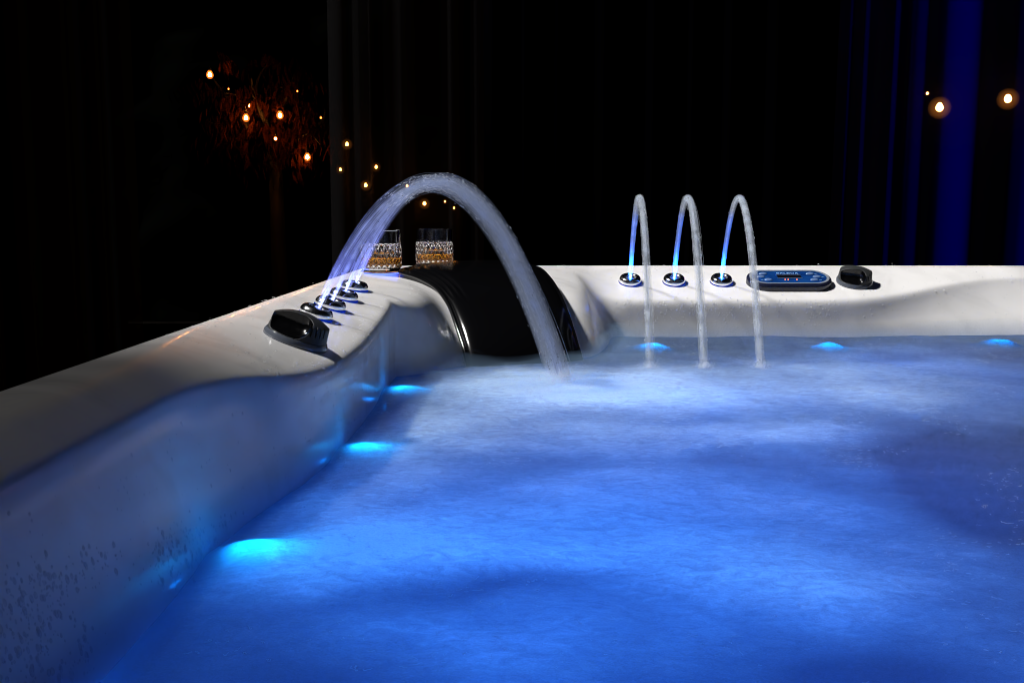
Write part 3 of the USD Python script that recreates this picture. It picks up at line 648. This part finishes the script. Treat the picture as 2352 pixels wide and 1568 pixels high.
curtain(cxx(766), cxx(1112), YC, 4, .04, M['grey_curtain'], 'dim grey sheer curtain behind the big water arch', 4)
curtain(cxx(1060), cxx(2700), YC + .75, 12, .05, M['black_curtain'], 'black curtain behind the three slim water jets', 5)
RID = [(1932, 1938, .002), (1969, 1980, .006), (2042, 2054, .009), (2082, 2114, .028), (2150, 2224, .075), (2322, 2372, .05), (2430, 2480, .04)]
XB0, XB1 = cxx(1905), cxx(2620)
def fold_profile(u):
    x = XB0 + (XB1 - XB0) * u; slopes = np.full(len(x), .30)
    for a, b, depth in RID:
        a, b = cxx(a), cxx(b); slopes -= (depth / (b - a) + .26) * np.exp(-(((x - (a + b) / 2) / ((b - a) / 2)) ** 4))
    d = np.cumsum(slopes) * (x[1] - x[0]); return d - d.mean()
curtain(XB0, XB1, YC + .05, 4.2, .06, M['blue_lit_curtain'], 'dark curtain folds at the right edge, blue light put into their colour', 6, profile=fold_profile, lean=.012)
blue_y = lambda p: YC + .05 + float(np.interp((cxx(p) - XB0) / (XB1 - XB0), np.linspace(0, 1, 900), fold_profile(np.linspace(0, 1, 900))))

M['sun_cut_sheer'] = mat('sun_cut_sheer', {'g': ('geometry', {}), 'n': ('noise_texture', {'scale': 700.0, 'detail': 2.0}), 'f': ('map_range', {'from_min': 0.3, 'from_max': 0.7, 'to_min': 0.88, 'to_max': 1.0, 'clamp': True}),
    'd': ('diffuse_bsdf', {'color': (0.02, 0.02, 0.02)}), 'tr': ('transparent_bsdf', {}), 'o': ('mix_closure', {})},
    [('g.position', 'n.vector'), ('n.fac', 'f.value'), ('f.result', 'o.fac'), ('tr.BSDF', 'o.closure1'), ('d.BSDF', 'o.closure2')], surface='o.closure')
n_ = 240; u_ = np.linspace(0, 1, n_)  # unseen side sheet added to shade the near end of the tub
zz_ = np.linspace(.02, 6.2, 8)
SC = np.stack([np.broadcast_to(-3.6 + .05 * np.sin(u_ * 75) + .02 * np.sin(u_ * 31), (8, n_)), np.broadcast_to(-3.2 + 3.93 * u_, (8, n_)), np.broadcast_to(zz_[:, None], (8, n_))], -1)
tag(stage.GetPrimAtPath(obj('curtain', grid_mesh(SC), M['sun_cut_sheer'], smooth=True)), 'unseen grey sheet added at left to shade the near end of the tub', 'curtain')

M['blocker_cloth'] = plain('blocker_canvas', (0.02, 0.02, 0.022), 0.9, specular_ior_level=0.1)  # unseen overhead sheet added to cut the sun at the right
cn = thing('sun_blocker', 'unseen dark sheet added overhead to keep the sun off the right of the tub', 'sun_blocker')
u_ = np.linspace(0, 1, 40); CXg, CYg = np.meshgrid(-.02 + 2.7 * u_, -1.2 + 4.2 * u_, indexing='ij')
CZg = 2.62 + .05 * np.sin(u_ * np.pi)[:, None] * np.sin(u_ * np.pi)[None]
obj('blocker_sheet', trimesh.util.concatenate([grid_mesh(np.stack([CXg, CYg, CZg], -1)), grid_mesh(np.stack([CXg, CYg, CZg + .012], -1))]), M['blocker_cloth'], cn, smooth=True)
for q_ in (-1.1, 2.9): obj('blocker_post', trimesh.creation.box(bounds=[[2.58, q_ - .04, 0], [2.66, q_ + .04, 2.62]]), M['cabinet'], cn, smooth=False)

# garden behind the gap between the curtains
M['added_black_hedge'] = plain('added_hedge_black', (0.0006, 0.0007, 0.0005), 0.9, specular_ior_level=0.0)
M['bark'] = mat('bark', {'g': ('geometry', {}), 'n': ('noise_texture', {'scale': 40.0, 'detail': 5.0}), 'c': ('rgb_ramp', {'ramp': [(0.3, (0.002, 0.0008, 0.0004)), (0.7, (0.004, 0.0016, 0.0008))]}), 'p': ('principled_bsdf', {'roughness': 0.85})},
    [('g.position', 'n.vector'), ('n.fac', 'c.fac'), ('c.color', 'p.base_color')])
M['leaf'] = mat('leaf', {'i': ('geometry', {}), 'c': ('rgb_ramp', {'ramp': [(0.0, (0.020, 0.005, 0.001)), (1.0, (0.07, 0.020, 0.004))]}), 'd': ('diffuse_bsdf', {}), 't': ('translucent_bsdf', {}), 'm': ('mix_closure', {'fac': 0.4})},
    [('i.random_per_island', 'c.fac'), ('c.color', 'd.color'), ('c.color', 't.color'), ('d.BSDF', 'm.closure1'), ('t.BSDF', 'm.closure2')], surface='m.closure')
hx, hz = np.linspace(-14, 16, 240), np.linspace(0, 5, 60)  # black backdrop added to hide the sky behind the tree
HX, HZ = np.meshgrid(hx, hz, indexing='ij')
HY = 10 + .8 * meshkit.fbm(np.stack([HX * 1.3, HZ * 1.3, HX * 0], -1), 4, 2)
hm = trimesh.util.concatenate([grid_mesh(np.stack([HX, HY, HZ], -1)), trimesh.creation.box(bounds=[[-14, 10.9, 0], [16, 11.4, 5]])])
obj('added_hedge', hm, M['added_black_hedge'], smooth=True); tag(stage.GetPrimAtPath('/World/added_hedge'), 'black backdrop added behind the garden to hide the sky', 'added_black_hedge')

sy, sz = np.linspace(3.62, 10.0, 110), np.linspace(0, 6.3, 70)  # unseen side blocker added to keep the sun off the background
SY, SZ = np.meshgrid(sy, sz, indexing='ij')
sides = []
for sgn, x0 in ((1, -3.7), (-1, -4.5)):
    SX = x0 + sgn * .25 * (meshkit.fbm(np.stack([SY * 2, SZ * 2, SY * 0 + x0], -1), 4, 6) - .5)
    sides.append(grid_mesh(np.stack([SX, SY, SZ], -1)))
sides.append(trimesh.creation.box(bounds=[[-4.4, 3.62, 0], [-3.8, 9.9, 6.25]]))
tag(stage.GetPrimAtPath(obj('added_hedge', trimesh.util.concatenate(sides), M['added_black_hedge'], smooth=True)), 'unseen tall blocker added at left to keep the sun off the background', 'added_black_hedge')
YT = 6.4
tr = thing('garden_tree', 'small leafy tree lit orange by the bulbs hanging in it', 'tree')
base = px(628, 420, Y=YT); base[2] = 0
fork = px(632, 372, Y=YT)
obj('trunk', tube(np.array([base, base * .6 + fork * .4 + [.02, 0, 0], fork]), np.array([.06, .05, .04]), 10), M['bark'], tr, smooth=True)
tips = [(482, 165), (520, 215), (560, 235), (578, 180), (612, 150), (645, 200), (680, 160), (705, 215), (745, 250), (735, 330), (690, 320), (540, 300), (480, 280), (560, 340)]
twigs = []
for k, (tx, ty) in enumerate(tips):
    e = px(tx, ty, Y=YT + rng.uniform(-.35, .35))
    mid = fork * .5 + e * .5 + rng.normal(0, .04, 3) + [0, 0, .06]
    q = np.array([fork, fork * .72 + mid * .28 + rng.normal(0, .01, 3), mid, mid * .4 + e * .6 + rng.normal(0, .03, 3), e])
    qs = PchipInterpolator(np.linspace(0, 1, 5), q)(np.linspace(0, 1, 14))
    obj('branch', tube(qs, np.linspace(.024, .004, 14), 6), M['bark'], tr, smooth=True)
    twigs.append(qs)
tw = np.vstack([t[4:] for t in twigs])
vs, fs = [], []
leaf_v = np.array([[0, 0, 0], [.010, .022, .003], [.010, .046, 0], [0, .066, -.004], [-.010, .046, 0], [-.010, .022, .003], [0, .033, -.004]])
leaf_f = np.array([[0, 1, 6], [1, 2, 6], [2, 3, 6], [3, 4, 6], [4, 5, 6], [5, 0, 6]])
for k in range(260):                                              # hanging sprays of paired leaflets
    st = tw[rng.integers(len(tw))] + rng.normal(0, .07, 3)
    out = rng.normal(0, 1, 3) * [1, .7, .3]; out /= np.linalg.norm(out)
    for i in range(7):
        pos = st + out * (i * .028) + [0, 0, -.004 * i * i * .5]
        az = rng.uniform(0, 6.28); down = np.array([.35 * math.cos(az), .35 * math.sin(az), -1])
        R = frame(rng.normal(0, 1, 3), (1, 0, 0)); yv_ = down / np.linalg.norm(down); xv_ = np.cross(yv_, out); xv_ /= np.linalg.norm(xv_) + 1e-9
        Rm = np.stack([xv_, yv_, np.cross(xv_, yv_)], 1)
        fs.append(leaf_f + 7 * len(vs)); vs.append(leaf_v * rng.uniform(.9, 1.5) @ Rm.T + pos)
obj('foliage', trimesh.Trimesh(np.vstack(vs), np.vstack(fs), process=False), M['leaf'], tr, smooth=False, kind='stuff')

M['bulb'] = emit('warm_bulb', (1.0, 0.30, 0.04), 800)
M['bulb_dim'] = emit('warm_bulb_dim', (1.0, 0.30, 0.05), 15.1)
M['bulb_near'] = emit('warm_bulb_near', (1.0, 0.32, 0.05), 29.9)
M['halo_shell'] = mat('halo_shell', {'e': ('emission', {'color': (1.0, 0.20, 0.02), 'strength': 0.8}), 'tr': ('transparent_bsdf', {}), 'o': ('mix_closure', {'fac': 0.6})}, [('tr.BSDF', 'o.closure1'), ('e.emission', 'o.closure2')], surface='o.closure')  # orange halo round a bulb put in as a glowing shell
M['glow_halo'] = mat('glow_halo', {'v': ('principled_volume', {'color': (0.0, 0.0, 0.0), 'density': 0.02, 'emission_strength': 1.5, 'emission_color': (1.0, 0.30, 0.05)})}, [], surface=None, volume='v.volume')  # blurred halo of a bulb put in as a glowing volume
M['bulb_right'] = emit('warm_bulb_right', (1.0, 0.40, 0.12), 43)
M['socket'] = plain('bulb_socket', (0.01, 0.01, 0.01), 0.6)
def bulb(x, y, Y, r, m, label, group, soft=0):
    p = px(x, y, Y=Y)
    b = thing('light_bulb', label, 'light bulb', group, p)
    gp = np.array([(.0, -1.0), (.55, -.85), (.95, -.3), (1.0, .1), (.8, .65), (.5, 1.1), (.42, 1.3), (0, 1.3)])
    gl = obj('halo', trimesh.creation.icosphere(4, r * soft), M['glow_halo'], b, smooth=True) if soft else obj('halo', lathe(gp * r * 1.25, 20), M['halo_shell'], b, smooth=True)
    obj('filament', lathe(gp * r * .62, 16), m, gl, smooth=True)
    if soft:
        for q_ in (.55, .8): obj('halo', trimesh.creation.icosphere(4, r * soft * q_), M['glow_halo'], b, smooth=True)
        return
    so = lathe(np.array([(0, 1.25), (.5, 1.25), (.55, 1.5), (.5, 2.3), (.15, 2.6), (.1, 4.0), (0, 4.0)]) * r, 14)
    obj('socket', so, M['socket'], b, smooth=40)
G1 = 'orange bulbs hanging in the tree'
for x, y, r, m, l in [(482, 173, .017, 'bulb', 'bright orange bulb highest in the tree, far upper left'), (565, 272, .017, 'bulb', 'bright orange bulb left of the tree trunk'), (643, 266, .017, 'bulb', 'bright orange bulb right above the tree fork'),
                      (574, 244, .009, 'bulb', 'small orange bulb just above the one left of the trunk'), (633, 319, .009, 'bulb', 'small orange bulb low between the tree stems'), (706, 362, .017, 'bulb', 'bright orange bulb lowest in the tree, right side'),
                      (525, 205, .005, 'bulb_dim', 'tiny orange bulb below the highest one in the tree'), (683, 210, .005, 'bulb_dim', 'tiny orange bulb high on the right of the tree'), (737, 271, .006, 'bulb_dim', 'tiny orange bulb beside the grey curtain edge')]:
    bulb(x, y, YT - .25, r, M[m], l, G1)
G2 = 'orange bulbs behind the grey curtain'
for x, y, r, l in [(797, 332, .012, 'orange bulb behind the grey curtain, highest of its cluster'), (782, 390, .009, 'orange bulb behind the grey curtain nearest its left edge'), (864, 384, .010, 'orange bulb behind the grey curtain, right of the other upper two'), (840, 426, .012, 'orange bulb behind the grey curtain just left of the water arch'),
                   (935, 427, .008, 'orange bulb seen through the rising side of the water arch'), (975, 468, .012, 'bright orange bulb under the crown of the water arch'), (1022, 463, .006, 'faint orange bulb under the crown right of the bright one'), (1043, 478, .006, 'faint orange bulb lowest under the water arch')]:
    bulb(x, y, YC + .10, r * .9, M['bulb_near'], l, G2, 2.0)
G3 = 'warm bulbs among the blue curtains'
for x, y, r, l in [(2158, 248, .025, 'round warm bulb glowing by the broad blue fold'), (2130, 215, .007, 'small warm light left above the round bulb by the blue fold'), (2315, 228, .024, 'warm bulb near the right edge of the picture')]:
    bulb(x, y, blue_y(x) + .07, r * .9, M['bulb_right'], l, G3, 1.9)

# ------------------------------------------------------------------ drops on the acrylic
M['drop'] = mat('water_drop', {'tr': ('transparent_bsdf', {'color': (0.97, 0.975, 0.985)}), 'p': ('principled_bsdf', {'base_color': (0.85, 0.86, 0.88), 'roughness': 0.08, 'coat_weight': 0.8, 'coat_roughness': 0.05}), 'g': ('geometry', {}), 'n': ('noise_texture', {'scale': 400.0}), 'f': ('map_range', {'from_min': .3, 'from_max': .7, 'to_min': .15, 'to_max': .4}), 'o': ('mix_closure', {})}, [('g.position', 'n.vector'), ('n.fac', 'f.value'), ('f.result', 'o.fac'), ('tr.BSDF', 'o.closure1'), ('p.BSDF', 'o.closure2')], surface='o.closure')
dome_m = trimesh.creation.icosphere(2, 1.0)
def scatter(sel, count, smin, smax, flat, sd):
    r = np.random.default_rng(sd); idx = np.nonzero(sel)[0]
    idx = idx[r.integers(0, len(idx), count)]
    pos = sv[idx] + r.normal(0, .005, (count, 3)); nn = sn[idx]
    pos -= nn * ((pos - sv[idx]) * nn).sum(1, keepdims=True)
    size = smin * (smax / smin) ** (r.random(count) ** 2.0)
    return pos, nn, size, np.full(count, flat)
dens = meshkit.fbm(sv * 9, 3, 3)
clump = meshkit.noise(sv * 22, 8)
x_, y_, z_ = sv.T
hh = ZC - z_
vis = (hh < WATER_H - .004) & (hh > RIM - .01)
platform = vis & (hh < .165) & (x_ < -.19) & (y_ > 1.0) & (y_ < 2.3) & (x_ > OX + .01)
backdeck = vis & (hh < .18) & (y_ > 2.36) & (y_ < OY - .005) & (x_ > .1) & (x_ < 1.2)
backwall = vis & (hh > .186) & (hh < .242) & (y_ > 2.33) & (x_ > .2) & (x_ < 1.3)
leftwall = vis & (hh > .155) & (x_ < -.15) & (y_ > .3) & (y_ < 1.0) & (dens > .37) & (hh > .17 + .10 * np.clip((y_ - .45) / .5, 0, 1))
leftwall2 = vis & (hh > .155) & (x_ < -.15) & (y_ > .35) & (y_ < 1.7)
bulgef = vis & (y_ > 1.75) & (y_ < 2.35) & (x_ > -.2) & (x_ < .24) & (hh > .12)
sets = [scatter(platform, 900, .0005, .0026, .26, 1), scatter(backdeck, 500, .0007, .0022, .26, 2), scatter(backwall & (x_ < .75), 700, .0007, .0019, .3, 3), scatter(backwall, 200, .0007, .002, .5, 13),
        scatter(leftwall, 2000, .0006, .0022, .32, 4), scatter(leftwall2, 500, .0004, .0016, .32, 5), scatter(bulgef, 260, .0006, .002, .45, 6)]
pos, nn, size, flat = (np.concatenate(x) for x in zip(*sets))
pi = UsdGeom.PointInstancer.Define(stage, '/World/water_drops')
proto = usdkit.mesh(stage, '/World/water_drops/drop', dome_m, M['drop'], smooth=True)
pi.CreatePrototypesRel().SetTargets([proto.GetPath()])
pi.CreateProtoIndicesAttr(Vt.IntArray([0] * len(pos)))
pi.CreatePositionsAttr(Vt.Vec3fArray.FromNumpy(pos.astype(np.float32)))
el = rng.uniform(.85, 1.5, len(pos))
pi.CreateScalesAttr(Vt.Vec3fArray.FromNumpy(np.c_[size, size * el, size * flat].astype(np.float32)))
quats = []
for n in nn:
    R = frame(n, np.cross([0, 0, 1.0], n) if abs(n[2]) < .97 else (1, 0, 0))[:3, :3]
    q = trimesh.transformations.quaternion_from_matrix(np.block([[R, np.zeros((3, 1))], [np.zeros((1, 3)), 1]]))
    quats.append(Gf.Quath(float(q[0]), float(q[1]), float(q[2]), float(q[3])))
pi.CreateOrientationsAttr(Vt.QuathArray(quats))
tag(pi, 'clear water drops beaded over the white acrylic rim and walls', 'drops', kind='stuff')

# ------------------------------------------------------------------ threads of foam on the water
M['fleck'] = mat('foam_fleck', {'g': ('geometry', {}), 'n': ('noise_texture', {'scale': 90.0}), 'f': ('map_range', {'from_min': .3, 'from_max': .7, 'to_min': .12, 'to_max': .7, 'clamp': True}),
    'd': ('diffuse_bsdf', {'color': (.75, .82, .9)}), 'tr': ('transparent_bsdf', {}), 'o': ('mix_closure', {})},
    [('g.position', 'n.vector'), ('n.fac', 'f.value'), ('f.result', 'o.fac'), ('tr.BSDF', 'o.closure1'), ('d.BSDF', 'o.closure2')], surface='o.closure')
lines, ws = [], []
cand = rng.uniform([-.2, .5], [1.6, 2.35], (40000, 2))
fo_ = foam(cand[:, 0], cand[:, 1])
wgt = meshkit.fbm(np.c_[cand * 16, np.zeros(len(cand))], 3, 21)
cand = cand[(wgt + .35 * np.clip(fo_, 0, 1) + rng.normal(0, .06, len(cand)) > .66)][:6000]
for c in cand:
    n = int(rng.integers(4, 9)); st = rng.uniform(.0006, .0014)
    h = rng.uniform(0, 6.28); pts = [c]
    for i in range(n):
        h += rng.normal(0, 1.2); pts.append(pts[-1] + st * np.array([math.cos(h), math.sin(h)]))
    pts = np.array(pts); z = water_z(pts[:, 0], pts[:, 1]) + .0006 + np.abs(rng.normal(0, .0012))
    lines.append(np.c_[pts, z]); ws.append(np.full(len(pts), rng.uniform(.0002, .00042)))
cv = curves('/World/foam_threads', lines, ws, M['fleck'])
tag(cv, 'fine white threads of foam scattered over the blue water', 'foam', kind='stuff')
